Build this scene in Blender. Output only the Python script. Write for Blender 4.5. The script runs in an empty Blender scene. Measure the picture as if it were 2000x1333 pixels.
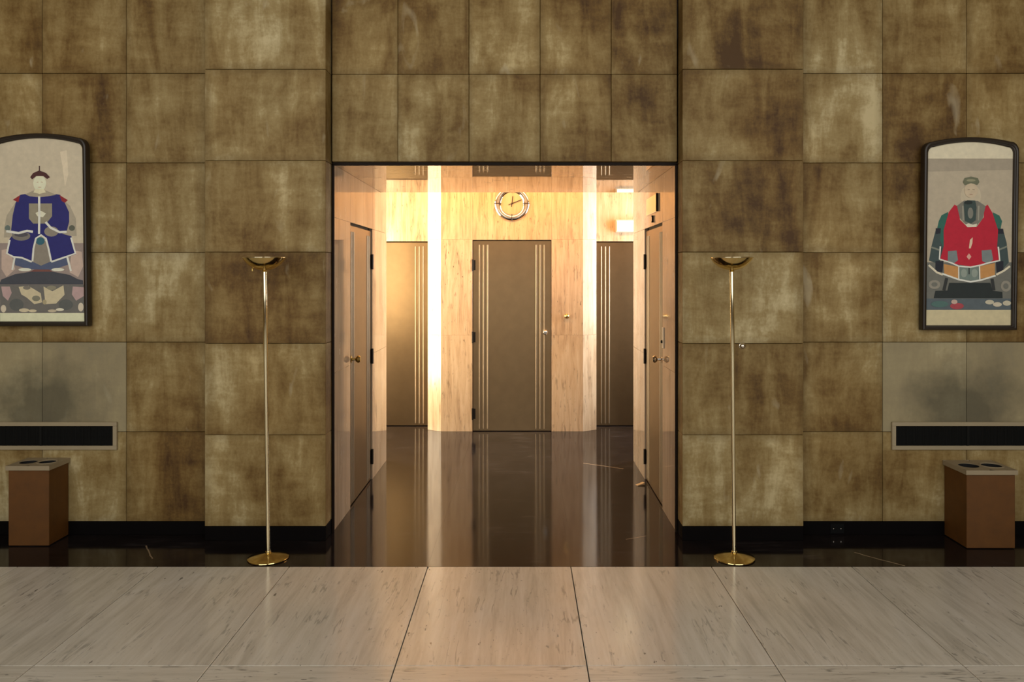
import bpy, bmesh, math, random
from mathutils import Vector
random.seed(4)
S = bpy.context.scene
C = S.collection
PI = math.pi
# ------------------------------------------------------------------ camera, light, exposure
CAMX, EYE, FPX = 0.122, 1.68, 1520.0
cam_d = bpy.data.cameras.new('camera')
cam = bpy.data.objects.new('camera', cam_d)
C.objects.link(cam)
cam.location = (CAMX, 0, EYE)
cam.rotation_euler = (PI/2, 0, 0)
cam_d.sensor_width = 36
cam_d.lens = FPX/2000*36
cam_d.shift_x = (1000-1022)/2000
cam_d.shift_y = (540-666.5)/2000
cam_d.clip_start = .02
S.camera = cam
S.view_settings.view_transform = 'Standard'
S.view_settings.look = 'None'
S.view_settings.exposure = 0.0
S.view_settings.gamma = 1.0
S.view_settings.use_curve_mapping = False
w = bpy.data.worlds.new('world')
S.world = w
w.use_nodes = True
w.node_tree.nodes['Background'].inputs[0].default_value = (.75, .85, 1, 1)
w.node_tree.nodes['Background'].inputs[1].default_value = .6

def area(name, loc, rot, sx, sy, power, col, spread=180):
    d = bpy.data.lights.new(name, 'AREA')
    d.shape = 'RECTANGLE'; d.size = sx; d.size_y = sy; d.energy = power; d.color = col
    d.spread = math.radians(spread)
    o = bpy.data.objects.new(name, d); C.objects.link(o)
    o.location = loc; o.rotation_euler = rot
    return o
# daylight at the two tall lobby windows behind the camera
area('window_daylight_left', (-2.85, -1.06, 3.05), (PI/2, 0, 0), 4.6, 4.3, 128, (1, .95, .83))
area('window_daylight_right', (2.85, -1.06, 3.05), (PI/2, 0, 0), 4.6, 4.3, 128, (1, .965, .88))
# warm cove strip above the soffit edge of the rear hall
area('cove_strip', (0, 7.62, 3.09), (math.radians(24), 0, 0), 4.2, .14, 80, (1, .49, .13))
# daylight from the right end of the rear hall
area('hall_window_right', (2.42, 8.28, 1.9), (PI/2, 0, PI/2), .42, 1.7, 105, (.90, .95, 1))
# daylight from the left end of the rear hall
area('hall_window_left', (-2.42, 8.02, 1.6), (PI/2, 0, -PI/2), .75, 2.6, 150, (1, .88, .66))

# ------------------------------------------------------------------ node helpers
class NT:
    def __init__(s, name):
        s.m = bpy.data.materials.new(name); s.m.use_nodes = True
        s.t = s.m.node_tree; s.b = s.t.nodes['Principled BSDF']
    def link(s, a, b): s.t.links.new(a, b)
    def put(s, node, key, v):
        i = node.inputs[key]
        if hasattr(v, 'is_output') or isinstance(v, bpy.types.NodeSocket): s.link(v, i)
        else: i.default_value = v
    def n(s, typ, out=0, attrs=None, **k):
        nd = s.t.nodes.new(typ)
        for a, v in (attrs or {}).items(): setattr(nd, a, v)
        for key, v in k.items():
            s.put(nd, int(key[1:]) if key[0] == 'i' and key[1:].isdigit() else key, v)
        return nd.outputs[out]
    def math(s, op, a, b=0.0, clamp=False):
        return s.n('ShaderNodeMath', attrs={'operation': op, 'use_clamp': clamp}, i0=a, i1=b)
    def vmul(s, a, v): return s.n('ShaderNodeVectorMath', attrs={'operation': 'MULTIPLY'}, i0=a, i1=v)
    def vadd(s, a, v): return s.n('ShaderNodeVectorMath', attrs={'operation': 'ADD'}, i0=a, i1=v)
    def pos(s): return s.n('ShaderNodeNewGeometry')
    def rand(s): return s.n('ShaderNodeObjectInfo', 5)
    def noise(s, vec, scale, detail=5, rough=.55, dist=0):
        return s.n('ShaderNodeTexNoise', 0, Vector=vec, Scale=scale, Detail=detail, Roughness=rough, Distortion=dist)
    def ramp(s, fac, stops):
        nd = s.t.nodes.new('ShaderNodeValToRGB'); e = nd.color_ramp.elements
        while len(e) < len(stops): e.new(.5)
        for el, (p, c) in zip(e, stops):
            el.position = p; el.color = (c if len(c) == 4 else (*c, 1)) if not isinstance(c, float) else (c, c, c, 1)
        s.link(fac, nd.inputs[0]); return nd.outputs[0]
    def mix(s, fac, a, b, mode='MIX'):
        nd = s.t.nodes.new('ShaderNodeMix'); nd.data_type = 'RGBA'; nd.blend_type = mode
        s.put(nd, 0, fac)
        for i, v in ((6, a), (7, b)):
            if isinstance(v, tuple): v = (*v, 1) if len(v) == 3 else v
            s.put(nd, i, v)
        return nd.outputs[2]
    def bump(s, h, strength, dist=.01):
        nd = s.t.nodes.new('ShaderNodeBump'); nd.inputs['Strength'].default_value = strength
        nd.inputs['Distance'].default_value = dist
        s.link(h, nd.inputs['Height']); s.link(nd.outputs[0], s.b.inputs['Normal'])
    def set(s, **k):
        for key, v in k.items(): s.put(s.b, key.replace('_', ' '), v)
        return s.m

def sl(r, g, b):
    f = lambda c: (c/255/12.92) if c/255 <= .04045 else ((c/255+.055)/1.055)**2.4
    return (f(r), f(g), f(b))

def plain(name, col, rough=.5, metal=0.0, ior=1.5, var=.12, scale=9):
    t = NT(name)
    nz = t.noise(t.pos(), scale, 4)
    c = t.mix(t.math('MULTIPLY', nz, 1.0), tuple(x*(1-var) for x in col), tuple(min(1, x*(1+var)) for x in col))
    return t.set(Base_Color=c, Roughness=rough, Metallic=metal, IOR=ior)

def parchment(name, grey=0.0, soot=False):
    """aged, mottled wall stone; every panel reads its own patch of the pattern"""
    t = NT(name)
    p = t.pos(); r = t.rand()
    off = t.n('ShaderNodeCombineXYZ', X=t.math('MULTIPLY', r, 37), Y=t.math('MULTIPLY', r, 11), Z=t.math('MULTIPLY', r, 61))
    q = t.vadd(p, off)
    big = t.noise(t.vmul(q, (1, 1, .75)), 2.3, 6, .6, .35)
    streak = t.noise(t.vmul(q, (7, 7, 1.5)), 1.0, 5, .65, .5)
    brush = t.noise(t.vmul(q, (2.2, 2.2, 9)), 1.6, 4, .6, .3)
    fine = t.noise(q, 55, 3, .6)
    v = t.math('ADD', t.math('MULTIPLY', big, .52), t.math('MULTIPLY', streak, .34))
    v = t.math('ADD', v, t.math('MULTIPLY', brush, .14))
    v = t.math('ADD', v, t.math('MULTIPLY', t.math('SUBTRACT', r, .5), .10))
    v = t.math('ADD', v, t.math('MULTIPLY', t.math('SUBTRACT', fine, .5), .09))
    col = t.ramp(v, [(.36, (.078, .036, .006)), (.435, (.168, .096, .023)), (.50, (.258, .172, .059)),
                     (.565, (.352, .258, .108)), (.655, (.59, .49, .275))])
    # browner, dirtier stone in drifting patches
    pat = t.ramp(t.noise(t.vmul(p, (1, 1, .6)), 1.15, 4, .5), [(.42, 0.0), (.66, 1.0)])
    col = t.mix(t.math('MULTIPLY', pat, .40), col, t.mix(1.0, col, (.86, .68, .36), 'MULTIPLY'))
    # pale scuffs
    sc = t.ramp(t.noise(t.vmul(q, (5.5, 5.5, 1.9)), 1.3, 3, .5, .9), [(.66, 0.0), (.76, 1.0)])
    col = t.mix(t.math('MULTIPLY', sc, .38), col, (.58, .50, .33))
    # grime gathered along the joints
    g = t.n('ShaderNodeTexCoord', 0)
    sp = t.t.nodes.new('ShaderNodeSeparateXYZ'); t.link(g, sp.inputs[0])
    ex = t.math('MULTIPLY', t.math('ABSOLUTE', t.math('SUBTRACT', sp.outputs[0], .5)), 2)
    ez = t.math('MULTIPLY', t.math('ABSOLUTE', t.math('SUBTRACT', sp.outputs[2], .5)), 2)
    e = t.math('ADD', t.math('MAXIMUM', ex, ez), t.math('MULTIPLY', t.math('SUBTRACT', big, .5), .35))
    ed = t.ramp(e, [(.84, 0.0), (1.04, 1.0)])
    col = t.mix(t.math('MULTIPLY', ed, .30), col, (.095, .055, .012))
    if grey:
        col = t.mix(grey, col, (.40, .355, .225))
    if soot:
        # black dust blown up the stone by the grille below
        s2 = t.t.nodes.new('ShaderNodeSeparateXYZ'); t.link(p, s2.inputs[0])
        dx = t.math('SUBTRACT', t.math('ABSOLUTE', s2.outputs[0]), 3.0)
        a = t.math('DIVIDE', t.math('ABSOLUTE', dx), .42)
        b = t.math('DIVIDE', t.math('ABSOLUTE', t.math('SUBTRACT', s2.outputs[2], .82)), .40)
        d = t.math('SQRT', t.math('ADD', t.math('MULTIPLY', a, a), t.math('MULTIPLY', b, b)))
        d = t.math('ADD', d, t.math('MULTIPLY', t.math('SUBTRACT', t.noise(p, 4.5, 4, .6), .5), 1.1))
        m = t.ramp(d, [(.35, 1.0), (1.1, 0.0)])
        col = t.mix(t.math('MULTIPLY', m, .66), col, (.045, .045, .030))
    t.bump(t.math('ADD', fine, t.math('MULTIPLY', streak, .8)), .22, .004)
    return t.set(Base_Color=col, Roughness=.62, IOR=1.4)

def travertine(name, c0, c1, c2, axis, rough, scale=1.0, pits=.5, ior=1.5, veins=0.0):
    """banded polished stone; axis = direction along which the bands run"""
    t = NT(name)
    p = t.pos(); r = t.rand()
    off = t.n('ShaderNodeCombineXYZ', X=t.math('MULTIPLY', r, 13), Y=t.math('MULTIPLY', r, 29), Z=t.math('MULTIPLY', r, 7))
    q = t.vadd(p, off)
    st = {'X': (.9, 11, 11), 'Y': (11, .9, 11), 'Z': (11, 11, .9)}[axis]
    band = t.noise(t.vmul(q, st), scale, 6, .62, .6)
    soft = t.noise(q, 1.7, 4, .5)
    st2 = {'X': (3, 38, 38), 'Y': (38, 3, 38), 'Z': (38, 38, 3)}[axis]
    hair = t.noise(t.vmul(q, st2), scale, 4, .6)
    v = t.math('ADD', t.math('MULTIPLY', band, .6), t.math('ADD', t.math('MULTIPLY', soft, .22), t.math('MULTIPLY', hair, .18)))
    col = t.ramp(v, [(.36, c0), (.5, c1), (.64, c2)])
    st3 = {'X': (5, 17, 17), 'Y': (17, 5, 17), 'Z': (15, 15, 2.6)}[axis]
    pn = t.noise(t.vmul(q, st3), 1.7*scale, 5, .7, .4)
    pit = t.ramp(pn, [(.615, 0.0), (.665, 1.0)])
    col = t.mix(t.math('MULTIPLY', pit, pits), col, tuple(x*.25 for x in c0))
    if veins:
        # thin dark sedimentary lines, broken up along their length
        st4 = {'X': (.8, 9, 9), 'Y': (9, .8, 9), 'Z': (9, 9, .8)}[axis]
        vn = t.math('ABSOLUTE', t.math('SUBTRACT', t.noise(t.vmul(q, st4), 1.4, 4, .5, .12), .5))
        line = t.ramp(vn, [(.004, 1.0), (.016, 0.0)])
        brk = t.ramp(t.noise(q, 5, 4, .6), [(.50, 0.0), (.60, 1.0)])
        col = t.mix(t.math('MULTIPLY', t.math('MULTIPLY', line, brk), veins), col, tuple(x*.30 for x in c0))
        spot = t.ramp(t.noise(t.vmul(q, {'X': (14, 40, 40), 'Y': (40, 14, 40), 'Z': (40, 40, 14)}[axis]), 1.0, 2, .5), [(.70, 0.0), (.73, 1.0)])
        clus = t.ramp(t.noise(q, 2.2, 3, .5), [(.50, 0.0), (.62, 1.0)])
        col = t.mix(t.math('MULTIPLY', t.math('MULTIPLY', spot, clus), .85), col, tuple(x*.18 for x in c0))
    col = t.mix(t.math('MULTIPLY', t.math('SUBTRACT', r, .5), .25), col, c2)
    t.bump(pit, -.10 if pits < .6 else -.2, .002)
    return t.set(Base_Color=col, Roughness=t.math('ADD', rough, t.math('MULTIPLY', pit, .3)), IOR=ior)

def black_marble(name):
    t = NT(name)
    p = t.pos()
    n1 = t.noise(p, 3, 6, .6, .5)
    n2 = t.noise(t.vmul(p, (1, 6, 1)), 4, 5, .65, .3)
    col = t.ramp(t.math('ADD', t.math('MULTIPLY', n1, .5), t.math('MULTIPLY', n2, .5)),
                 [(.38, (.007, .005, .005)), (.55, (.014, .011, .011)), (.68, (.042, .036, .037))])
    sp = t.t.nodes.new('ShaderNodeSeparateXYZ'); t.link(p, sp.inputs[0])
    x, y = sp.outputs[0], sp.outputs[1]
    for (x0, y0, x1, y1, wd) in VEINS:      # pale calcite veins in the black stone
        dx, dy = x1-x0, y1-y0; L = math.hypot(dx, dy); ux, uy = dx/L, dy/L
        a = t.math('SUBTRACT', x, x0); b = t.math('SUBTRACT', y, y0)
        al = t.math('ADD', t.math('MULTIPLY', a, ux), t.math('MULTIPLY', b, uy))
        ac = t.math('ABSOLUTE', t.math('ADD', t.math('ADD', t.math('MULTIPLY', a, -uy), t.math('MULTIPLY', b, ux)),
                    t.math('MULTIPLY', t.math('SUBTRACT', n1, .5), .05)))
        m = t.math('MULTIPLY', t.math('LESS_THAN', ac, wd), t.math('MULTIPLY', t.math('GREATER_THAN', al, 0.0), t.math('LESS_THAN', al, L)))
        col = t.mix(t.math('MULTIPLY', m, .8), col, (.34, .25, .16))
    dust = t.noise(p, 7, 6, .7, .8)
    return t.set(Base_Color=col, Roughness=t.math('ADD', .055, t.math('MULTIPLY', dust, .07)), IOR=1.31)

def px_floor(px, py):
    d = FPX*EYE/(py-540)
    return ((px-1022)*d/FPX+CAMX, d)
VEINS = []
for a, b, wd in (((1140, 905), (1218, 916), .006), ((1668, 1080), (1768, 1106), .005), ((287, 1066), (297, 1092), .004), ((1222, 1054), (1262, 1047), .003)):
    VEINS.append((*px_floor(*a), *px_floor(*b), wd))

M = {}
M['wall'] = parchment('parchment_stone')
M['wall_grey'] = parchment('greyed_panel_stone', .62, True)
M['grout'] = plain('dark_joint', (.07, .044, .014), .9)
M['gap'] = plain('floor_joint', (.03, .022, .015), .9)
M['floor'] = travertine('floor_travertine', (.53, .49, .42), (.665, .625, .55), (.75, .715, .65), 'Y', .17, 1.9, .62, veins=.45)
M['floor_border'] = travertine('floor_travertine_border', (.53, .49, .42), (.665, .625, .55), (.75, .715, .65), 'X', .17, 1.9, .8, veins=.7)
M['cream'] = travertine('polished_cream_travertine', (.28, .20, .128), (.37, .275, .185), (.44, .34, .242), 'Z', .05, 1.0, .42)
M['cream_far'] = travertine('honed_cream_travertine_warm_lit', (.40, .26, .145), (.60, .42, .255), (.70, .53, .35), 'Z', .22, 2.0, .7, veins=.5)  # orange of the warm hall light mixed into the cream stone
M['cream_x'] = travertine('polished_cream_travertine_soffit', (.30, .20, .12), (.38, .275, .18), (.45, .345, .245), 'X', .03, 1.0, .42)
M['black'] = black_marble('black_marble')
M['base'] = plain('black_base_stone', (.004, .003, .003), .7, 0, 1.15)
M['bronze'] = plain('dark_bronze', (.012, .006, .003), .6, 0, 1.25)
M['door'] = plain('taupe_metal_paint', (.255, .172, .090), .37, .94)
M['rib'] = plain('taupe_rib', (.38, .29, .19), .52, .9)
M['unseen_dark'] = plain('unseen_dark_panel', (.05, .028, .013), .5, .3)  # invented dark finish on unseen hall faces, dims what the right door reflects
M['hinge'] = plain('dark_hinge', (.03, .022, .016), .35, .8)
M['chrome'] = plain('polished_nickel', (.72, .66, .58), .10, 1)
M['brass'] = plain('polished_brass', (.78, .60, .26), .13, 1, var=.05)
M['brass_glare'] = plain('polished_brass_glare', (.90, .80, .55), .12, 1, var=.04)  # brass paled to carry the bright window reflection on pole and rim
M['brass_dim'] = plain('satin_brass', (.50, .36, .12), .30, 1, var=.1)
M['bowl_in'] = plain('bowl_inner', (.55, .48, .33), .35, .6)
M['frame'] = plain('dark_wood_frame', (.022, .014, .008), .42)
M['vent'] = plain('vent_frame_paint', (.36, .29, .18), .55)
M['mesh'] = plain('vent_mesh', (.010, .010, .009), .7, 0, 1.2)
M['void'] = plain('vent_dark', (.004, .004, .004), .9)
M['binwood'] = plain('brown_laminate', (.125, .046, .005), .6, var=.3, scale=14)
M['bintop'] = plain('beige_lid', (.34, .27, .17), .5)
M['black_plastic'] = plain('black_plastic', (.005, .005, .005), .6, 0, 1.2)
M['white_plastic'] = plain('cream_plastic', (.55, .48, .38), .35)
M['woodwedge'] = plain('pale_wood', (.52, .36, .20), .6)
M['plaster'] = plain('hall_plaster', (.42, .35, .26), .8)
M['clockface'] = travertine('clock_face_stone', (.50, .36, .22), (.58, .44, .28), (.64, .50, .34), 'Z', .25, 2.0, .1)
M['clockring'] = plain('polished_clock_ring', (.86, .72, .58), .12, 1, var=.03)
M['hand'] = plain('dark_hand', (.03, .010, .006), .4)

def glow(name, col, strength):
    t = NT(name)
    n = t.noise(t.pos(), 18, 3)
    return t.set(Base_Color=(.8, .75, .6, 1), Roughness=.3, Emission_Color=(*col, 1),
                 Emission_Strength=t.math('MULTIPLY', t.math('ADD', .75, t.math('MULTIPLY', n, .5)), strength))
M['exit_lit'] = glow('lit_sign_glass', (1, .86, .48), 3.4)
M['sconce'] = glow('sconce_glass', (1, .84, .58), 24)

# ------------------------------------------------------------------ mesh helpers
def tag(o, label=None, cat=None, group=None, kind=None):
    for k, v in (('label', label), ('category', cat), ('group', group), ('kind', kind)):
        if v: o[k] = v
    return o
def empty(name, loc=(0, 0, 0), rz=0.0):
    o = bpy.data.objects.new(name, None); C.objects.link(o)
    o.location = loc; o.rotation_euler = (0, 0, rz); o.empty_display_size = .1
    return o
def link(name, me, loc, mats, parent=None, smooth=False):
    o = bpy.data.objects.new(name, me); C.objects.link(o); o.location = loc
    for m in (mats if isinstance(mats, (list, tuple)) else [mats]): me.materials.append(m)
    if smooth:
        for p in me.polygons: p.use_smooth = True
        try: me.set_sharp_from_angle(angle=math.radians(40))
        except Exception: pass
    if parent: o.parent = parent
    return o
def box(name, x, y, z, mat, parent=None, bevel=0.0, org=(0, 0, 0), seg=1):
    """x, y, z are (low, high) in the frame of the parent; org = parent position when given in world coordinates"""
    c = Vector(((x[0]+x[1])/2, (y[0]+y[1])/2, (z[0]+z[1])/2)); d = (x[1]-x[0], y[1]-y[0], z[1]-z[0])
    bm = bmesh.new(); bmesh.ops.create_cube(bm, size=1)
    for v in bm.verts: v.co = Vector((v.co.x*d[0], v.co.y*d[1], v.co.z*d[2]))
    if bevel: bmesh.ops.bevel(bm, geom=bm.edges[:], offset=bevel, segments=seg, affect='EDGES', profile=.5)
    me = bpy.data.meshes.new(name); bm.to_mesh(me); bm.free()
    return link(name, me, c-Vector(org), mat, parent)
def lathe(name, prof, mat, parent=None, loc=(0, 0, 0), n=48, axis='Z'):
    vs, fs = [], []
    for r, z in prof:
        for k in range(n):
            a = 2*PI*k/n; vs.append((r*math.cos(a), r*math.sin(a), z))
    for i in range(len(prof)-1):
        for k in range(n):
            k2 = (k+1) % n
            fs.append((i*n+k, i*n+k2, (i+1)*n+k2, (i+1)*n+k))
    if axis == 'Y': vs = [(a, -c, b) for a, b, c in vs]          # profile height runs towards -Y (out of the wall)
    me = bpy.data.meshes.new(name); me.from_pydata(vs, [], fs)
    bm = bmesh.new(); bm.from_mesh(me)
    bmesh.ops.remove_doubles(bm, verts=bm.verts, dist=1e-6); bmesh.ops.recalc_face_normals(bm, faces=bm.faces)
    bm.to_mesh(me); bm.free()
    return link(name, me, loc, mat, parent, True)
def prism(name, pts, z, mat, parent=None, loc=(0, 0, 0), bevel=0):
    """plan outline pts (x, y), counter-clockwise, extruded from z[0] to z[1]"""
    bm = bmesh.new()
    lo = [bm.verts.new((a, b, z[0])) for a, b in pts]; hi = [bm.verts.new((a, b, z[1])) for a, b in pts]
    n = len(pts)
    bm.faces.new(lo[::-1]); bm.faces.new(hi)
    for k in range(n): bm.faces.new((lo[k], lo[(k+1) % n], hi[(k+1) % n], hi[k]))
    if bevel: bmesh.ops.bevel(bm, geom=bm.edges[:], offset=bevel, segments=1, affect='EDGES')
    bmesh.ops.recalc_face_normals(bm, faces=bm.faces)
    me = bpy.data.meshes.new(name); bm.to_mesh(me); bm.free()
    return link(name, me, loc, mat, parent)
def struct(o, label, cat): return tag(o, label, cat, kind='structure')

# ------------------------------------------------------------------ levels and planes
OPEN, PIL, LIN, REC = 5.123, 4.95, 5.075, 5.05      # distances of opening, pilasters, lintel, recessed wall
HW = 1.125                                          # half width of the passage
SOF = 2.416                                         # soffit height
BASE = .088
ROW = [BASE+.582*k for k in range(9)]               # stone courses
G = .0013
# ------------------------------------------------------------------ lobby floor
XJ = [-6.0, -5.2, -4.4, -3.6, -2.80, -1.99, -1.23, -.43, .397, 1.21, 2.02, 2.83, 3.64, 4.45, 5.25, 6.0]
fl = box('floor', (-6, 6), (-1.2, 4.498), (-.12, -.021), M['gap'])
struct(fl, 'grey-beige travertine slab floor in front of the black marble strip', 'floor')
o3 = tuple(fl.location)
rows = [(3.355, 4.498, 'floor'), (2.78, 3.355, 'floor_border'), (1.62, 2.78, 'floor'), (.46, 1.62, 'floor'), (-1.2, .46, 'floor')]
for (y0, y1, mk) in rows:
    for x0, x1 in zip(XJ[:-1], XJ[1:]):
        box('slab', (x0+.0022, x1-.0022), (y0+.0018, y1-.0012), (-.02, 0), M[mk], fl, .0014, o3)
# black marble: strip along the wall, passage and rear hall
fb = box('floor_marble', (-6, 6), (4.5, 9.0), (-.12, -.021), M['grout'])
struct(fb, 'polished black marble floor along the wall and through the passage', 'floor')
o3 = tuple(fb.location)
for x0, x1 in zip(XJ[:-1], XJ[1:]):
    box('tile', (x0+.0002, x1-.0002), (4.5, 5.3198), (-.02, 0), M['black'], fb, 0, o3)
for (y0, y1) in ((5.32, 6.17), (6.17, 7.03), (7.03, 7.70), (7.70, 9.0)):
    for x0, x1 in zip((-2.5, -1.25, -.42, .42, 1.25), (-1.25, -.42, .42, 1.25, 2.5)):
        box('tile', (x0+.0002, x1-.0002), (y0+.0002, y1-.0002), (-.02, 0), M['black'], fb, 0, o3)

# ------------------------------------------------------------------ lobby walls
def panels(parent, x0, x1, y0, y1, levels, mat='wall', name='panel'):
    for z0, z1 in zip(levels[:-1], levels[1:]):
        box(name, (x0+G, x1-G), (y0, y1), (z0+G, z1-G), M[mat], parent, .0022, tuple(parent.location))
COLX = [1.905, 2.454, 3.0, 3.55, 4.10, 4.65, 5.20, 6.0]
for s, side in ((-1, 'left'), (1, 'right')):
    sx = lambda a, b: (s*a, s*b) if s > 0 else (-b, -a)
    wl = box('wall_recess_'+side, sx(1.905, 6.0), (REC+.02, 5.32), (0, 5.8), M['grout'])
    struct(wl, f'aged olive-tan stone panel wall at the {side} behind the portrait', 'wall')
    for i, (a, b) in enumerate(zip(COLX[:-1], COLX[1:])):
        xx = sx(a, b)
        if i in (1, 2):
            panels(wl, xx[0], xx[1], REC, REC+.02, ROW[0:2])
            panels(wl, xx[0], xx[1], REC, REC+.02, ROW[1:3], 'wall_grey')
            panels(wl, xx[0], xx[1], REC, REC+.02, ROW[2:])
        else:
            panels(wl, xx[0], xx[1], REC, REC+.02, ROW)
    box('upper_stone', sx(1.905, 6.0), (REC, REC+.02), (ROW[-1], 5.8), M['wall'], wl, 0, tuple(wl.location))
    wp = box('wall_pilaster_'+side, sx(1.16, 1.903), (PIL+.16, 5.32), (0, 5.8), M['grout'])
    struct(wp, f'broad projecting stone pilaster {side} of the passage, behind the brass lamp', 'pilaster')
    xx = sx(1.134, 1.905)
    panels(wp, xx[0], xx[1], PIL, PIL+.16, ROW)
    box('upper_stone', xx, (PIL, PIL+.16), (ROW[-1], 5.8), M['wall'], wp, 0, tuple(wp.location))
    bb = box('baseboard_recess_'+side, sx(1.905, 6.0), (REC+.002, REC+.019), (0, BASE-.002), M['base'], None, .002)
    struct(bb, f'low black baseboard under the {side} portrait wall', 'baseboard')
    bb = box('baseboard_pilaster_'+side, xx, (PIL+.002, PIL+.158), (0, BASE-.002), M['base'], None, .002)
    struct(bb, f'low black base block of the {side} pilaster', 'baseboard')
lt = box('wall_lintel', (-1.13, 1.13), (LIN+.03, 5.32), (SOF+.036, 5.8), M['grout'])
struct(lt, 'stone panel wall above the passage opening, ten mottled panels', 'wall')
LX = [-1.126, -.696, -.232, .232, .696, 1.126]
LZ = [SOF+.012]+ROW[5:]
for a, b in zip(LX[:-1], LX[1:]): panels(lt, a, b, LIN, LIN+.03, LZ)
box('upper_stone', (-1.126, 1.126), (LIN, LIN+.03), (ROW[-1], 5.8), M['wall'], lt, 0, tuple(lt.location))
# dark strip standing in for the dark gap round the opening
tr = empty('gap_strip_1', (0, 5.1, 0)); struct(tr, 'thin dark strip standing in for the gap round the passage opening', 'trim')
for s in (-1, 1):
    box('jamb_strip', (min(s*1.119, s*1.134), max(s*1.119, s*1.134)), (-.001, .021), (0, SOF), M['bronze'], tr, .001)
box('head_strip', (-1.134, 1.134), (-.001, .021), (SOF-.008, SOF+.011), M['bronze'], tr, .001)

# the rest of the lobby, outside the frame: side walls, rear wall with two windows, ceiling
for s, side in ((-1, 'left'), (1, 'right')):
    o = box('wall_side_'+side, (min(s*6, s*6.2), max(s*6, s*6.2)), (-1.4, 5.32), (0, 5.8), M['wall'])
    struct(o, f'{side} end wall of the lobby', 'wall')
o = box('ceiling', (-6.2, 6.2), (-1.4, 5.32), (5.8, 6.0), M['plaster']); struct(o, 'lobby ceiling', 'ceiling')
rw = empty('wall_rear', (0, -1.3, 0)); struct(rw, 'rear lobby wall with two tall windows', 'wall')
for a, b, z0, z1 in ((-6.2, -5.15, 0, 5.8), (-.55, .55, 0, 5.8), (5.15, 6.2, 0, 5.8), (-5.15, -.55, 0, .8), (.55, 5.15, 0, .8), (-5.15, -.55, 5.0, 5.8), (.55, 5.15, 5.0, 5.8)):
    box('wall_section', (a, b), (-.1, .1), (z0, z1), M['wall'], rw)
for s, n in ((-1, 1), (1, 2)):
    wn = empty(f'window_{n}', (s*2.85, -1.2, .8)); struct(wn, f"tall bronze window of the rear wall, {'left' if s < 0 else 'right'} one", 'window')
    for x0, x1, z0, z1 in ((-2.3, -2.24, 0, 4.2), (2.24, 2.3, 0, 4.2), (-.78, -.75, 0, 4.2), (.75, .78, 0, 4.2), (-2.3, 2.3, 0, .06), (-2.3, 2.3, 4.14, 4.2), (-2.3, 2.3, 2.0, 2.04)):
        box('mullion', (x0, x1), (.12, .16), (z0, z1), M['bronze'], wn)

# ------------------------------------------------------------------ passage walls, soffit
JZ = [0, 1.04, 2.07, SOF]
for s, side in ((-1, 'left'), (1, 'right')):
    sx = lambda a, b: (s*a, s*b) if s > 0 else (-b, -a)
    cw = box('wall_passage_'+side, sx(1.16, 1.36), (5.33, 7.07), (0, 3.15), M['grout'])
    struct(cw, f'polished cream travertine side wall of the passage, {side}', 'wall')
    org = tuple(cw.location)
    def slab(y0, y1, z0, z1, xa=HW, xb=1.155):
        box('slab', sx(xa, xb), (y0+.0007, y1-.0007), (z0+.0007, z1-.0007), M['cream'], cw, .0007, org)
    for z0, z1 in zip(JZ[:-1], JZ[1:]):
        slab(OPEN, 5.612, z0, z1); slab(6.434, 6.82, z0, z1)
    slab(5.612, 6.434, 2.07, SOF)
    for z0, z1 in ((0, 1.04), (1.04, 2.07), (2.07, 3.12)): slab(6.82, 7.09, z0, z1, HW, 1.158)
    box('pier_end', sx(1.158, 2.5), (7.071, 7.09), (0, 3.12), M['unseen_dark'], cw, 0, org)
cc = box('ceiling_passage', (-HW, HW), (OPEN, 6.82), (SOF, SOF+.03), M['cream_x'])
struct(cc, 'mirror-polished stone soffit over the passage', 'ceiling')
o = box('wall_header', (-1.36, 1.36), (5.33, 6.82), (SOF+.032, 3.15), M['plaster']); struct(o, 'bulkhead above the passage soffit', 'wall')
o = box('ceiling_rear_hall', (-2.6, 2.6), (5.33, 9.0), (3.15, 3.3), M['plaster']); struct(o, 'ceiling of the rear hall', 'ceiling')
for s, side in ((-1, 'left'), (1, 'right')):
    o = box('wall_hall_end_'+side, (min(s*2.5, s*2.6), max(s*2.5, s*2.6)), (7.0, 9.0), (0, 3.15), M['unseen_dark']); struct(o, f'{side} end wall of the rear hall', 'wall')

# ------------------------------------------------------------------ rear hall wall
FAR, RCD = 8.414, 8.716
fw = empty('wall_far', (0, FAR, 0)); struct(fw, 'warm-lit cream travertine wall at the end of the passage', 'wall')
box('core', (-2.5, 2.5), (.36, .5), (0, 3.15), M['grout'], fw)
box('core', (-.76, .76), (.06, .36), (0, 3.15), M['grout'], fw)
FZ = [0, 1.043, 2.079, 3.12]
for s in (-1, 1):
    sx = lambda a, b: (s*a, s*b) if s > 0 else (-b, -a)
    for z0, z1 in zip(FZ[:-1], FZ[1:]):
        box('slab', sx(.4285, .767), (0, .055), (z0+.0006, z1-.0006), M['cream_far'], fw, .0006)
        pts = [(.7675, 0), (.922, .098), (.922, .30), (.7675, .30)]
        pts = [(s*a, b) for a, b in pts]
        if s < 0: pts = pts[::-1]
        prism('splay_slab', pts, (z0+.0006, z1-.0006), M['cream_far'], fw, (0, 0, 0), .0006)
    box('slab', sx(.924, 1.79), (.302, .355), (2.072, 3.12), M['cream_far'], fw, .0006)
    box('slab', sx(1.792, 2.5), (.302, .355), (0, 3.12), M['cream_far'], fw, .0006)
box('slab', (-.4275, .4275), (0, .055), (2.0735, 3.12), M['cream_far'], fw, .0006)

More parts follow.
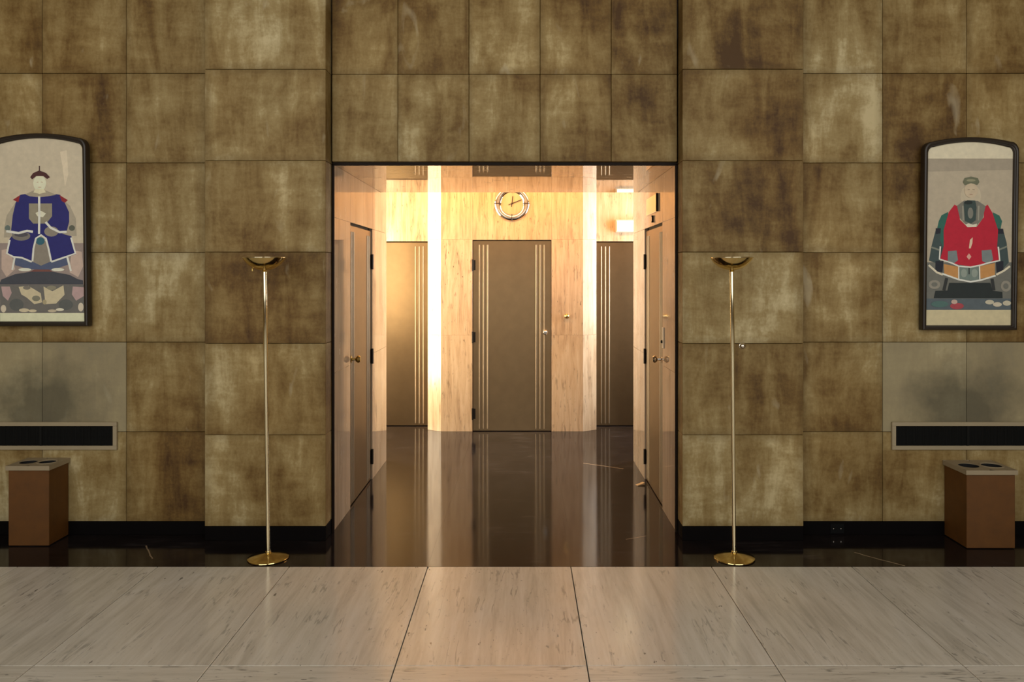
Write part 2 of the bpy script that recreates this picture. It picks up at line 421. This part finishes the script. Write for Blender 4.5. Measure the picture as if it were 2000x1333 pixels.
# ------------------------------------------------------------------ doors
KNOB = [(0, 0), (.026, 0), (.026, .006), (.011, .010), (.009, .034), (.018, .040), (.026, .050), (.027, .060), (.020, .070), (0, .073)]
def door(n, loc, rz, label, w=.812, h=2.052, ribs=(-1, 1), hinge=0, knob=0, knobmat='chrome', hingemat='hinge', back=.012):
    """front face looks along local -Y; x runs across the leaf"""
    d = empty(f'door_{n}', loc, rz); struct(d, label, 'door')
    box('leaf', (-w/2, w/2), (back, back+.03), (.006, h), M['door'], d, .0025)
    for s in ribs:
        for k in range(3):
            x = s*(w/2-.072-.044*k)
            r = lathe('rib', [(0, .03), (.0085, .03), (.0085, h-.045), (0, h-.045)], M['rib'], d, (x, back+.0035, 0), 12)
    if hinge:
        for z in (.19, 1.02, 1.80):
            hg = lathe('hinge', [(0, z-.062), (.0095, z-.062), (.0095, z+.062), (0, z+.062)], M[hingemat], d, (hinge*(w/2+.002), back-.012, 0), 14)
            box('hinge_leaf', (hinge*(w/2-.012)-.016, hinge*(w/2-.012)+.016), (back-.003, back-.0005), (z-.055, z+.055), M[hingemat], hg, 0, (hinge*(w/2+.002), back-.012, 0))
    if knob:
        lathe('knob', KNOB, M[knobmat], d, (knob*(w/2-.062), back, 1.075), 24, 'Y')
    return d
door(1, (-HW, 6.023, 0), PI/2, 'taupe ribbed metal door in the left side wall of the passage', hinge=1, knob=-1, knobmat='brass_dim')
door(2, (HW, 6.023, 0), -PI/2, 'taupe ribbed metal door in the right side wall of the passage', hinge=-1, knob=1)
door(3, (0, FAR, 0), 0, 'closed taupe ribbed metal door under the clock', w=.846, h=2.066, hinge=-1, knob=1, hingemat='hinge')
door(4, (-.924-.432, RCD, 0), 0, 'brightly lit taupe ribbed door in the recess left of the clock wall', w=.862, h=2.060, ribs=(1,), knob=-1)
door(5, (.924+.432, RCD, 0), 0, 'shadowed brown ribbed door under the glowing sign', w=.862, h=2.060, ribs=(-1,), knob=1)

# ------------------------------------------------------------------ clock
ck = empty('wall_clock', (0, FAR, 2.467)); tag(ck, 'round wall clock with polished ring above the centre door', 'clock')
lathe('face', [(0, .010), (.121, .010), (.121, 0)], M['clockface'], ck, (0, 0, 0), 64, 'Y')
lathe('ring', [(.119, .008), (.123, .015), (.150, .026), (.172, .024), (.188, .012), (.191, 0), (.119, 0)], M['clockring'], ck, (0, 0, 0), 72, 'Y')
for k in range(4):
    b = box('hour_bar', (.118, .190), (-.031, -.010), (-.0048, .0048), M['hand'], ck, .001); b.rotation_euler = (0, k*PI/2, 0)
    c = Vector((.154, -.020, 0)); a = k*PI/2
    b.location = (.154*math.cos(a), -.020, -.154*math.sin(a))
def hand(name, ang, length, tail, wd, y):
    o = prism(name, [(-wd, -.0015), (wd, -.0015), (wd, .0015), (-wd, .0015)], (-tail, length), M['hand'], ck, (0, y, 0), .0004)
    o.rotation_euler = (0, math.radians(ang), 0)
hand('hour_hand', 6, .078, .036, .0042, -.0145)
hand('minute_hand', 69, .112, .040, .0034, -.019)
lathe('hub', [(0, .024), (.008, .022), (.008, .010)], M['hand'], ck, (0, 0, 0), 16, 'Y')

# ------------------------------------------------------------------ signs, studs and small fittings in the passage
es = empty('exit_sign', (1.388, RCD+.002, 2.242)); tag(es, 'glowing cream sign box on the wall above the shadowed door', 'sign')
box('housing', (-.236, .236), (-.045, 0), (-.071, .071), M['white_plastic'], es, .004)
box('lit_panel', (-.220, .220), (-.049, -.0455), (-.058, .058), M['exit_lit'], es, .001)
sgp = empty('door_plaque', (HW, 6.03, 2.232)); tag(sgp, 'glossy cream plaque above the door in the right passage wall', 'plaque')
box('plate', (-.013, 0), (-.237, .237), (-.067, .067), M['clockring'], sgp, .002)
box('edge_strip', (-.016, -.001), (-.2405, -.2375), (-.068, .068), M['bronze'], sgp, .0005)
dn = empty('bronze_bracket', (HW, 6.0, 2.122)); tag(dn, 'tiny dark bronze bracket between plaque and right passage door', 'bracket')
box('stem', (-.012, 0), (-.006, .006), (-.022, .022), M['bronze'], dn, .001)
for z in (-.022, .022): lathe('end_knob', [(0, -.006), (.008, -.004), (.008, .004), (0, .006)], M['bronze'], dn, (-.008, 0, z), 12)
cs = empty('switch_plate', (HW, 5.565, 1.24)); tag(cs, 'small pale switch plate with black button beside the right passage door', 'switch')
box('plate', (-.006, 0), (-.030, .030), (-.075, .075), M['white_plastic'], cs, .002)
lathe('button', [(0, .012), (.010, .010), (.012, 0)], M['black_plastic'], cs, (-.006, .022, -.03), 16).rotation_euler = (0, -PI/2, 0)
wg = empty('door_wedge', (1.062, 6.26, 0)); tag(wg, 'pale wooden wedge on the floor by the right passage door', 'doorstop')
o = prism('wedge', [(-.035, 0), (.035, 0), (.035, .018), (-.035, .004)], (-.016, .016), M['woodwedge'], wg, (0, 0, 0), .001)
o.rotation_euler = (PI/2, 0, .5); o.location = (0, 0, 0)
STUD = [(0, .020), (.010, .018), (.017, .011), (.019, .004), (.021, .003), (.021, 0)]
o = lathe('wall_stud', STUD, M['chrome'], None, (1.516, PIL, 1.237), 24, 'Y'); tag(o, 'round metal stud on the stone pilaster beside the right lamp', 'stud')
o = lathe('wall_stud', [(r*1.25, z*1.5) for r, z in STUD], M['brass'], None, (.5925, FAR, 1.248), 24, 'Y'); tag(o, 'round brass stud on the cream wall right of the centre door', 'stud')
ol = empty('outlet', (2.159, REC+.002, .042)); tag(ol, 'small black electrical outlet set in the baseboard right of the right lamp', 'outlet')
box('plate', (-.045, .045), (-.005, 0), (-.032, .032), M['black_plastic'], ol, .0015)
for x in (-.024, .024): lathe('screw', [(0, .008), (.004, .007), (.005, .005)], M['chrome'], ol, (x, 0, .0), 10, 'Y')

# tall wall lamp on the back of the left pier, lights the rear hall
sc = empty('wall_sconce', (-1.60, 7.092, 1.0)); tag(sc, 'tall frosted wall lamp on the back of the left passage pier', 'wall lamp')
box('back_plate', (-.09, .09), (0, .02), (0, 1.45), M['brass_dim'], sc, .004)
lathe('glass_tube', [(0, .05), (.055, .06), (.06, .12), (.06, 1.33), (.055, 1.39), (0, 1.40)], M['sconce'], sc, (0, .085, 0), 24)

# ------------------------------------------------------------------ brass floor lamps
def torchiere(x, label, lean, switch):
    t = empty('floor_lamp', (x, 4.634, 0)); tag(t, label, 'floor lamp', 'pair of brass torchieres')
    lathe('base', [(0, 0), (.118, 0), (.1205, .003), (.119, .007), (.100, .014), (.060, .022), (.022, .030), (.016, .032), (0, .032)], M['brass'], t, (0, 0, .0005), 64)
    lathe('collar', [(.0, .030), (.0165, .030), (.018, .036), (.0165, .042), (0, .042)], M['brass'], t, (0, 0, 0), 32)
    lathe('pole', [(0, .030), (.0112, .030), (.0112, .62), (.0118, .622), (.0118, 1.17), (.0124, 1.172), (.0124, 1.708), (0, 1.708)], M['brass_glare'], t, (0, 0, 0), 40)
    prof = []
    for k in range(15):
        a = k/14*math.radians(62); R = .1405
        prof.append((R*math.sin(a), R*(1-math.cos(a))))
    inn = [(max(0, r-.0025), z+.003) for r, z in prof[::-1]]
    bo = lathe('bowl', prof+[(prof[-1][0]+.001, prof[-1][1]+.002)]+inn, [M['brass']], t, (0, 0, 1.714), 72)
    lathe('rim_bead', [(.1235+.0028*math.cos(a*PI/6), .0028*math.sin(a*PI/6)) for a in range(13)], M['brass_glare'], t, (0, 0, 1.714+prof[-1][1]+.002), 72)
    lathe('cup', [(0, 0), (.013, 0), (.015, .004), (.012, .010), (0, .012)], M['brass'], t, (0, 0, 1.706), 32)
    if switch:
        lathe('dimmer_knob', [(0, -.012), (.005, -.011), (.006, 0), (.004, .006), (0, .008)], M['brass_dim'], t, (-.066, -.02, 1.722), 16)
    else:
        box('set_screw', (.002, .009), (-.0135, -.009), (.070, .077), M['black_plastic'], t, .001)
    t.rotation_euler = (0, lean, 0)
torchiere(-1.396, 'slender brass torchiere floor lamp left of the passage, dimmer knob under bowl', -.013, True)
torchiere(1.378, 'slender brass torchiere floor lamp right of the passage, beside round wall stud', -.008, False)

# ------------------------------------------------------------------ air grilles
def grille(s, side):
    g = empty('air_grille', (s*3.0, REC, .646)); tag(g, f'long dark mesh air grille with pale frame under the {side}', 'air vent', 'wall air grilles')
    W, H, B = .492, .0895, .026
    for (x0, x1, z0, z1) in ((-W, W, H-B, H), (-W, W, -H, -H+B), (-W, -W+B, -H+B, H-B), (W-B, W, -H+B, H-B)):
        box('frame_bar', (x0, x1), (-.018, -.001), (z0, z1), M['vent'], g, .002)
    box('back_plate', (-W+B, W-B), (-.0035, -.001), (-H+B, H-B), M['void'], g)
    box('centre_mullion', (-.006, .006), (-.016, -.004), (-H+B, H-B), M['mesh'], g)
    bm = bmesh.new()
    def bar(x0, x1, y0, y1, z0, z1):
        vs = [bm.verts.new((a, b, c)) for a in (x0, x1) for b in (y0, y1) for c in (z0, z1)]
        for f in ((0, 1, 3, 2), (4, 6, 7, 5), (0, 4, 5, 1), (2, 3, 7, 6), (0, 2, 6, 4), (1, 5, 7, 3)): bm.faces.new([vs[i] for i in f])
    n = 100
    for k in range(1, n):
        x = -W+B+(2*W-2*B)*k/n; bar(x-.0014, x+.0014, -.012, -.009, -H+B, H-B)
    for k in range(1, 14):
        z = -H+B+(2*H-2*B)*k/14; bar(-W+B, W-B, -.010, -.007, z-.0012, z+.0012)
    me = bpy.data.meshes.new('wire_mesh'); bm.to_mesh(me); bm.free()
    o = link('wire_mesh', me, (0, 0, 0), M['mesh'], g); o['kind'] = 'stuff'
grille(-1, 'blue-robed portrait')
grille(1, 'red-robed portrait')

# ------------------------------------------------------------------ waste bins
def bin_(x0, x1, y0, h, label):
    cx = (x0+x1)/2; b = empty('waste_bin', (cx, y0, 0)); tag(b, label, 'waste bin', 'waste bins by the wall')
    w = (x1-x0)/2; D = REC-.004-y0
    box('body', (-w, w), (0, D), (.004, h-.03), M['binwood'], b, .003)
    # lid with two round openings: a ring plate built from a grid of quads with holes
    bm = bmesh.new()
    W, z0, z1 = w+.010, h-.028, h
    holes = [(-w*.48, D*.45, min(w*.40, D*.34)), (w*.48, D*.45, min(w*.40, D*.34))]
    n = 32
    for (hx, hy, hr), (ax, bx) in zip(holes, ((-W, 0), (0, W))):
        ring, out, ringl = [], [], []
        for k in range(n):
            a = 2*PI*k/n; ca, sa = math.cos(a), math.sin(a)
            ring.append(bm.verts.new((hx+hr*ca, hy+hr*sa, z1))); ringl.append(bm.verts.new((hx+hr*ca, hy+hr*sa, z0)))
            tx = ((bx-hx)/ca if ca > 0 else (ax-hx)/ca) if abs(ca) > 1e-6 else 9
            ty = ((D-hy)/sa if sa > 0 else (-.012-hy)/sa) if abs(sa) > 1e-6 else 9
            tt = min(tx, ty); out.append(bm.verts.new((hx+tt*ca, hy+tt*sa, z1)))
        for k in range(n):
            k2 = (k+1) % n
            bm.faces.new((ring[k], out[k], out[k2], ring[k2])); bm.faces.new((ring[k2], ringl[k2], ringl[k], ring[k]))
    c = [(-W, -.012), (W, -.012), (W, D), (-W, D)]
    up = [bm.verts.new((*p, z1)) for p in c]; lo = [bm.verts.new((*p, z0)) for p in c]
    for k in range(4): bm.faces.new((lo[k], lo[(k+1) % 4], up[(k+1) % 4], up[k]))
    for (ax, bx) in ((-W, 0), (0, W)):   # corner fills
        pass
    me = bpy.data.meshes.new('lid'); bm.to_mesh(me); bm.free()
    link('lid', me, (0, 0, 0), M['bintop'], b)
    for hx, hy, hr in holes:
        lathe('opening', [(hr-.001, h-.002), (hr-.004, h-.0285), (0, h-.0288)], M['void'], b, (hx, hy, 0), 24)
    lathe('opening_rim', [(holes[1][2]-.002, h), (holes[1][2]+.006, h+.004), (holes[1][2]+.010, h+.001), (holes[1][2]+.012, h)], M['bintop'], b, (holes[1][0], holes[1][1], 0), 32)
bin_(-3.078, -2.826, 4.836, .503, 'narrow brown waste bin with beige two-hole lid under the left grille')
bin_(2.852, 3.150, 4.790, .487, 'wide brown waste bin with beige two-hole lid under the right grille')

# ------------------------------------------------------------------ portraits
PC = {}
def paint(rgb, k=1.0):
    key = tuple(rgb)
    if key not in PC:
        c = tuple(min(.9, x*PK) for x in sl(*rgb))
        PC[key] = plain('paint_%d_%d_%d' % key, c, .7, var=.16, scale=30)
    return PC[key]
PK = 2.1
def arch(W, H, rise, rad, n=10):
    """closed outline, counter-clockwise from bottom left; arched top with rounded shoulders"""
    pts = [(-W, 0), (-W*.0, 0), (W, 0), (W, H*.5)]
    R = (W*W+rise*rise)/(2*rise)
    top = lambda x: H-rise+math.sqrt(max(0, R*R-x*x))-(R-rise)
    xs = W-rad
    pts.append((W, H-rise-rad))
    for k in range(1, n):
        a = PI/2*k/n; pts.append((xs+rad*math.cos(a), top(xs)-rad*1.0+rad*math.sin(a) if False else (H-rise-rad)+(top(xs)-(H-rise-rad))*math.sin(a)))
    for k in range(2*n+1):
        x = xs-2*xs*k/(2*n); pts.append((x, top(x)))
    for k in range(n-1, 0, -1):
        a = PI/2*k/n; pts.append((-xs-rad*math.cos(a), (H-rise-rad)+(top(xs)-(H-rise-rad))*math.sin(a)))
    pts += [(-W, H-rise-rad), (-W, H*.5)]
    return pts
def portrait(cx, zb, label, shapes, conv, W=.304, H=1.235):
    y0 = REC-.012
    p = empty('framed_portrait', (cx, y0, zb)); tag(p, label, 'framed picture', 'pair of robed figure portraits')
    prof = [(0, 0), (0, -.040), (.004, -.047), (.012, -.050), (.019, -.047), (.021, -.040), (.026, -.039), (.030, -.034), (.030, -.022)]
    rings = [[(a, y, b+i) for a, b in arch(W-i, H-2*i, .042, .050-i*.6)] for i, y in prof]
    vs = [v for r in rings for v in r]; n = len(rings[0]); fs = []
    for i in range(len(rings)-1):
        for k in range(n):
            k2 = (k+1) % n; fs.append((i*n+k, i*n+k2, (i+1)*n+k2, (i+1)*n+k))
    me = bpy.data.meshes.new('frame'); me.from_pydata(vs, [], fs)
    bm = bmesh.new(); bm.from_mesh(me); bmesh.ops.recalc_face_normals(bm, faces=bm.faces); bm.to_mesh(me); bm.free()
    link('frame', me, (0, 0, 0), M['frame'], p)
    box('backing_board', (-W+.006, W-.006), (-.015, -.002), (.006, H-.10), M['frame'], p)
    # painted silk
    i = .029
    o = arch(W-i, H-2*i, .042, .033)
    me = bpy.data.meshes.new('painting'); nn = len(o)
    me.from_pydata([(a, -.024, b+i) for a, b in o]+[(a, -.018, b+i) for a, b in o], [], [tuple(range(nn)), tuple(range(2*nn-1, nn-1, -1))]+[(k, nn+k, nn+(k+1) % nn, (k+1) % nn) for k in range(nn)])
    cv = link('painting', me, (0, 0, 0), paint(shapes[0]), p)
    # painted shapes, laid thinly one over the other
    vs, fs, mi, mats = [], [], [], []
    for li, (rgb, pts) in enumerate(shapes[1:]):
        m = paint(rgb)
        if m not in mats: mats.append(m)
        base = len(vs); y = -.0242-.00006*li
        if pts[0] == 'top':
            lim = conv(300, pts[1])[1]
            q2 = [(a*.998, b+i-.001) for a, b in o if b+i > lim]
            q2 = [(q2[0][0], lim)]+q2+[(q2[-1][0], lim)]
        else: q2 = [conv(*q) for q in pts]
        for u, v in q2:
            vs.append((max(-W+i+.001, min(W-i-.001, u)), y, max(i+.001, v)))
        fs.append(tuple(range(base, base+len(q2)))); mi.append(mats.index(m))
    me = bpy.data.meshes.new('painted_figure'); me.from_pydata(vs, [], fs)
    fo = link('painted_figure', me, (0, 0, 0), mats, cv)
    for f, k in zip(me.polygons, mi): f.material_index = k
    p.rotation_euler = (math.radians(1.2), 0, 0)      # hangs leaning out at the top
    p.location.y = y0-.004
def ell(cx, cy, rx, ry, n=20): return [(cx+rx*math.cos(2*PI*k/n), cy+ry*math.sin(2*PI*k/n)) for k in range(n)]
def stroke(pts, w):
    L, R = [], []
    for k, (x, y) in enumerate(pts):
        a = pts[max(0, k-1)]; b = pts[min(len(pts)-1, k+1)]
        dx, dy = b[0]-a[0], b[1]-a[1]; l = math.hypot(dx, dy) or 1
        L.append((x-dy/l*w/2, y+dx/l*w/2)); R.append((x+dy/l*w/2, y-dx/l*w/2))
    return L+R[::-1]
NAVY, WHITE, GREY, MAUVE, CREAM = (30, 30, 84), (196, 190, 165), (112, 104, 92), (118, 106, 100), (186, 178, 146)
shA = [(156, 146, 126),
    (MAUVE, [(-20, 735), (530, 735), (535, 1180), (-20, 1180)]),
    (CREAM, [(-20, 1178), (535, 1178), (535, 1240), (-20, 1240)]),
    ((172, 160, 138), [(370, 160), (410, 150), (420, 300), (400, 380), (385, 250)]),
    ((132, 124, 108), [(45, 640), (60, 560), (110, 480), (160, 440), (370, 440), (430, 500), (465, 580), (470, 690), (45, 700)]),
    ((78, 88, 84), ell(65, 640, 16, 18)), ((70, 72, 62), ell(442, 640, 18, 18)),
    ((152, 134, 122), [(30, 780), (70, 770), (95, 830), (110, 900), (60, 950), (30, 900)]),
    ((152, 134, 122), [(440, 780), (500, 790), (510, 880), (480, 950), (430, 920)]),
    ((62, 70, 92), [(105, 820), (260, 870), (415, 820), (425, 870), (330, 905), (190, 900), (110, 875)]),
    (NAVY, [(140, 430), (180, 424), (250, 440), (330, 424), (372, 430), (395, 470), (425, 540), (426, 600), (410, 668), (385, 676), (440, 692), (466, 805),
            (395, 832), (320, 856), (300, 745), (275, 692), (255, 686), (235, 702), (216, 780), (208, 856), (150, 832), (62, 806), (75, 712), (95, 684), (85, 660), (95, 560), (112, 480)]),
    ((108, 30, 34), [(95, 462), (138, 432), (128, 478)]), ((108, 30, 34), [(368, 432), (418, 464), (400, 481), (382, 470)]),
    ((128, 120, 104), [(168, 428), (215, 404), (250, 412), (290, 404), (350, 430), (300, 440), (250, 446), (195, 440)]),
    ((114, 108, 92), [(190, 485), (325, 485), (326, 565), (292, 612), (215, 612), (190, 580)]),
    ((178, 172, 152), [(228, 545), (258, 530), (290, 548), (272, 572), (240, 566)]),
    ((108, 102, 92), [(215, 760), (235, 715), (262, 705), (290, 725), (305, 780), (322, 850), (262, 878), (208, 850)]),
    ((38, 76, 88), ell(257, 722, 26, 25)),
    ((96, 92, 86), ell(145, 690, 54, 30)), ((110, 104, 94), ell(322, 662, 42, 32)), ((62, 60, 66), ell(145, 682, 40, 14)),
    (NAVY, [(95, 640), (215, 645), (205, 672), (90, 668)]),
    (WHITE, stroke([(250, 440), (251, 560), (250, 678)], 13)),
    (WHITE, stroke([(212, 850), (218, 770), (232, 705), (262, 684), (290, 706), (306, 770), (322, 852)], 11)),
    (WHITE, stroke([(78, 715), (62, 800), (100, 822), (150, 828), (208, 854)], 11)), (WHITE, stroke([(438, 700), (464, 800), (395, 827), (322, 854)], 11)),
    (WHITE, stroke([(58, 660), (130, 672), (180, 658), (214, 664)], 15)), (WHITE, stroke([(288, 602), (318, 638), (370, 666), (412, 664)], 14)),
    (WHITE, stroke([(108, 825), (94, 905)], 11)), (WHITE, stroke([(415, 818), (438, 912)], 12)),
    ((194, 180, 150), ell(253, 358, 38, 50)), ((180, 168, 140), [(228, 395), (278, 395), (290, 415), (252, 425), (216, 415)]),
    ((150, 134, 108), stroke([(236, 352), (246, 350)], 4)), ((150, 134, 108), stroke([(260, 350), (271, 352)], 4)), ((150, 120, 100), stroke([(245, 383), (262, 383)], 4)),
    ((58, 30, 30), [(197, 320), (214, 294), (250, 277), (290, 293), (313, 320), (296, 331), (275, 313), (232, 313), (209, 333)]), ((58, 40, 38), stroke([(251, 248), (251, 280)], 6)),
    ((92, 58, 52), [(180, 925), (225, 902), (310, 902), (345, 925)]),
    ((52, 54, 60), [(22, 985), (30, 966), (110, 932), (205, 916), (330, 916), (430, 936), (480, 964), (508, 970), (510, 996), (22, 996)]),
    ((186, 178, 158), ell(168, 903, 38, 10)), ((186, 178, 158), ell(362, 903, 38, 10)),
    ((84, 82, 78), [(22, 998), (515, 998), (520, 1176), (25, 1176)]),
    ((158, 148, 122), [(132, 1012), (190, 1006), (262, 1052), (270, 1110), (225, 1122), (180, 1080), (148, 1060)]), ((158, 148, 122), [(278, 1010), (330, 1040), (395, 1002), (402, 1062), (352, 1118), (290, 1122)]),
    ((100, 98, 84), ell(235, 1085, 24, 18)), ((108, 104, 88), ell(325, 1018, 28, 14)), ((96, 92, 84), ell(180, 1018, 22, 12)), ((132, 122, 96), ell(285, 1108, 12, 16)),
    ((142, 120, 118), [(30, 1010), (80, 1010), (92, 1050), (70, 1100), (40, 1070)]), ((142, 120, 118), [(450, 1010), (515, 1015), (515, 1070), (470, 1100), (445, 1060)]),
    ((70, 72, 70), ell(120, 1125, 42, 38)), ((70, 72, 70), ell(410, 1125, 42, 34)),
    ((160, 150, 126), ell(165, 1160, 30, 12)), ((160, 150, 126), ell(215, 1164, 24, 9)), ((176, 168, 150), ell(375, 1156, 24, 9)), ((150, 140, 120), ell(330, 1164, 26, 9)), ((164, 154, 136), ell(44, 1150, 16, 24)), ((164, 154, 136), ell(498, 1140, 16, 28)),
]
def convA(x, y):
    v = (y-75)/1157; left = 2+18*v
    return ((x-left)/504-.5)*.552, .029+(1-v)*1.176
RED, TEAL, DK = (142, 20, 38), (34, 76, 66), (24, 26, 34)
shB = [(140, 130, 112),
    ((168, 160, 138), ['top', 200]),
    ((126, 117, 102), [(90, 200), (620, 200), (620, 270), (90, 280)]),
    ((84, 84, 78), [(90, 838), (610, 838), (610, 1132), (90, 1132)]), ((66, 74, 78), [(90, 1062), (610, 1062), (610, 1132), (90, 1132)]),
    ((158, 148, 118), [(80, 1132), (610, 1132), (610, 1240), (80, 1240)]),
    ((150, 140, 120), ell(365, 430, 60, 70)),
    (TEAL, [(178, 585), (195, 548), (232, 528), (245, 640), (205, 760), (165, 740), (158, 680)]), (TEAL, [(492, 530), (530, 550), (546, 585), (535, 640), (565, 690), (575, 750), (520, 760), (500, 640)]),
    ((46, 58, 58), [(160, 640), (190, 630), (185, 700), (205, 745), (180, 850), (120, 828), (135, 740)]), ((46, 58, 58), [(520, 640), (550, 632), (572, 720), (584, 838), (550, 880), (515, 770)]),
    (DK, [(160, 628), (190, 628), (188, 660), (160, 665)]), (DK, [(520, 630), (552, 632), (556, 662), (522, 664)]),
    ((96, 100, 90), stroke([(135, 745), (180, 762)], 10)), ((96, 100, 90), stroke([(575, 740), (528, 760)], 10)),
    (DK, [(158, 830), (205, 830), (198, 900), (156, 895)]), (DK, [(508, 832), (552, 830), (552, 890), (512, 902)]),
    ((170, 162, 142), stroke([(118, 855), (165, 900), (200, 915)], 12)), ((170, 162, 142), stroke([(590, 862), (555, 890), (510, 915)], 12)),
    (RED, [(270, 483), (300, 500), (300, 575), (345, 622), (398, 620), (440, 560), (440, 500), (462, 483), (490, 535), (522, 640), (516, 740), (526, 822), (470, 838), (420, 858), (360, 864), (290, 852), (235, 838), (184, 822), (206, 740), (206, 640), (236, 530)]),
    ((92, 90, 82), [(284, 490), (325, 458), (405, 460), (450, 492), (432, 572), (392, 617), (345, 614), (300, 565)]),
    ((44, 56, 54), [(322, 470), (345, 456), (390, 458), (398, 500), (392, 580), (365, 600), (330, 585)]), ((118, 116, 104), stroke([(318, 490), (320, 580)], 8)), ((118, 116, 104), stroke([(410, 490), (408, 580)], 8)), ((96, 96, 88), ell(362, 535, 16, 34)), ((24, 32, 32), ell(350, 470, 24, 12)),
    ((170, 165, 148), [(330, 606), (350, 598), (375, 606), (400, 600), (395, 620), (345, 622)]),
    ((186, 152, 130), [(352, 752), (358, 700), (374, 684), (372, 720), (362, 752)]), ((170, 128, 116), ell(352, 803, 14, 20, 4)),
    ((150, 108, 62), [(205, 848), (290, 866), (290, 940), (208, 914)]), ((150, 108, 62), [(416, 862), (502, 842), (502, 920), (416, 940)]),
    ((88, 100, 94), [(298, 868), (408, 868), (408, 952), (298, 944)]), ((40, 46, 44), stroke([(352, 866), (352, 912)], 8)), ((110, 118, 110), ell(322, 905, 18, 26)), ((110, 118, 110), ell(384, 905, 18, 26)),
    ((92, 100, 100), [(230, 770), (280, 765), (288, 825), (258, 850), (228, 830)]), ((92, 100, 100), [(425, 765), (482, 760), (492, 822), (460, 848), (428, 830)]),
    (WHITE, stroke([(186, 740), (180, 818), (250, 842), (292, 862), (360, 868), (418, 856), (470, 840), (530, 828), (522, 742)], 9)),
    (WHITE, stroke([(196, 908), (290, 944), (360, 958), (420, 948), (506, 920)], 10)), (WHITE, stroke([(292, 865), (292, 944)], 7)), (WHITE, stroke([(412, 862), (414, 944)], 7)),
    ((34, 36, 36), stroke([(222, 935), (205, 1012)], 18)), ((34, 36, 36), stroke([(485, 940), (496, 1012)], 18)),
    ((26, 32, 32), [(236, 965), (475, 965), (488, 1014), (544, 1020), (546, 1060), (146, 1060), (156, 1014), (226, 1012)]),
    ((110, 106, 96), ell(150, 975, 34, 28)), ((110, 106, 96), ell(565, 985, 30, 34)), ((84, 84, 78), ell(150, 975, 18, 14)), ((84, 84, 78), ell(565, 985, 16, 18)), ((128, 52, 58), ell(280, 1108, 40, 20)), ((150, 130, 118), ell(265, 1082, 18, 14)),
    ((150, 144, 126), ell(470, 1084, 26, 14)), ((156, 148, 130), ell(515, 1098, 26, 14)), ((150, 144, 126), ell(570, 1090, 24, 16)), ((60, 84, 80), ell(180, 1096, 50, 20)),
    ((154, 140, 118), ell(365, 396, 39, 46)), ((122, 108, 90), stroke([(345, 392), (358, 390)], 4)), ((122, 108, 90), stroke([(373, 390), (386, 392)], 4)), ((128, 96, 82), stroke([(356, 420), (374, 420)], 4)),
    ((82, 84, 66), [(318, 345), (328, 320), (365, 311), (405, 320), (414, 345), (402, 362), (365, 352), (330, 364)]), ((112, 110, 88), ell(365, 334, 26, 8)),
]
def convB(x, y):
    v = (y-100)/1128; left = 114-18*v
    return ((x-left)/499-.5)*.552, .029+(1-v)*1.176
portrait(-2.972, 1.360, 'arched dark frame with a seated figure in a navy blue robe', shA, convA)
portrait(2.985, 1.335, 'arched dark frame with a seated figure in a red robe', shB, convB)
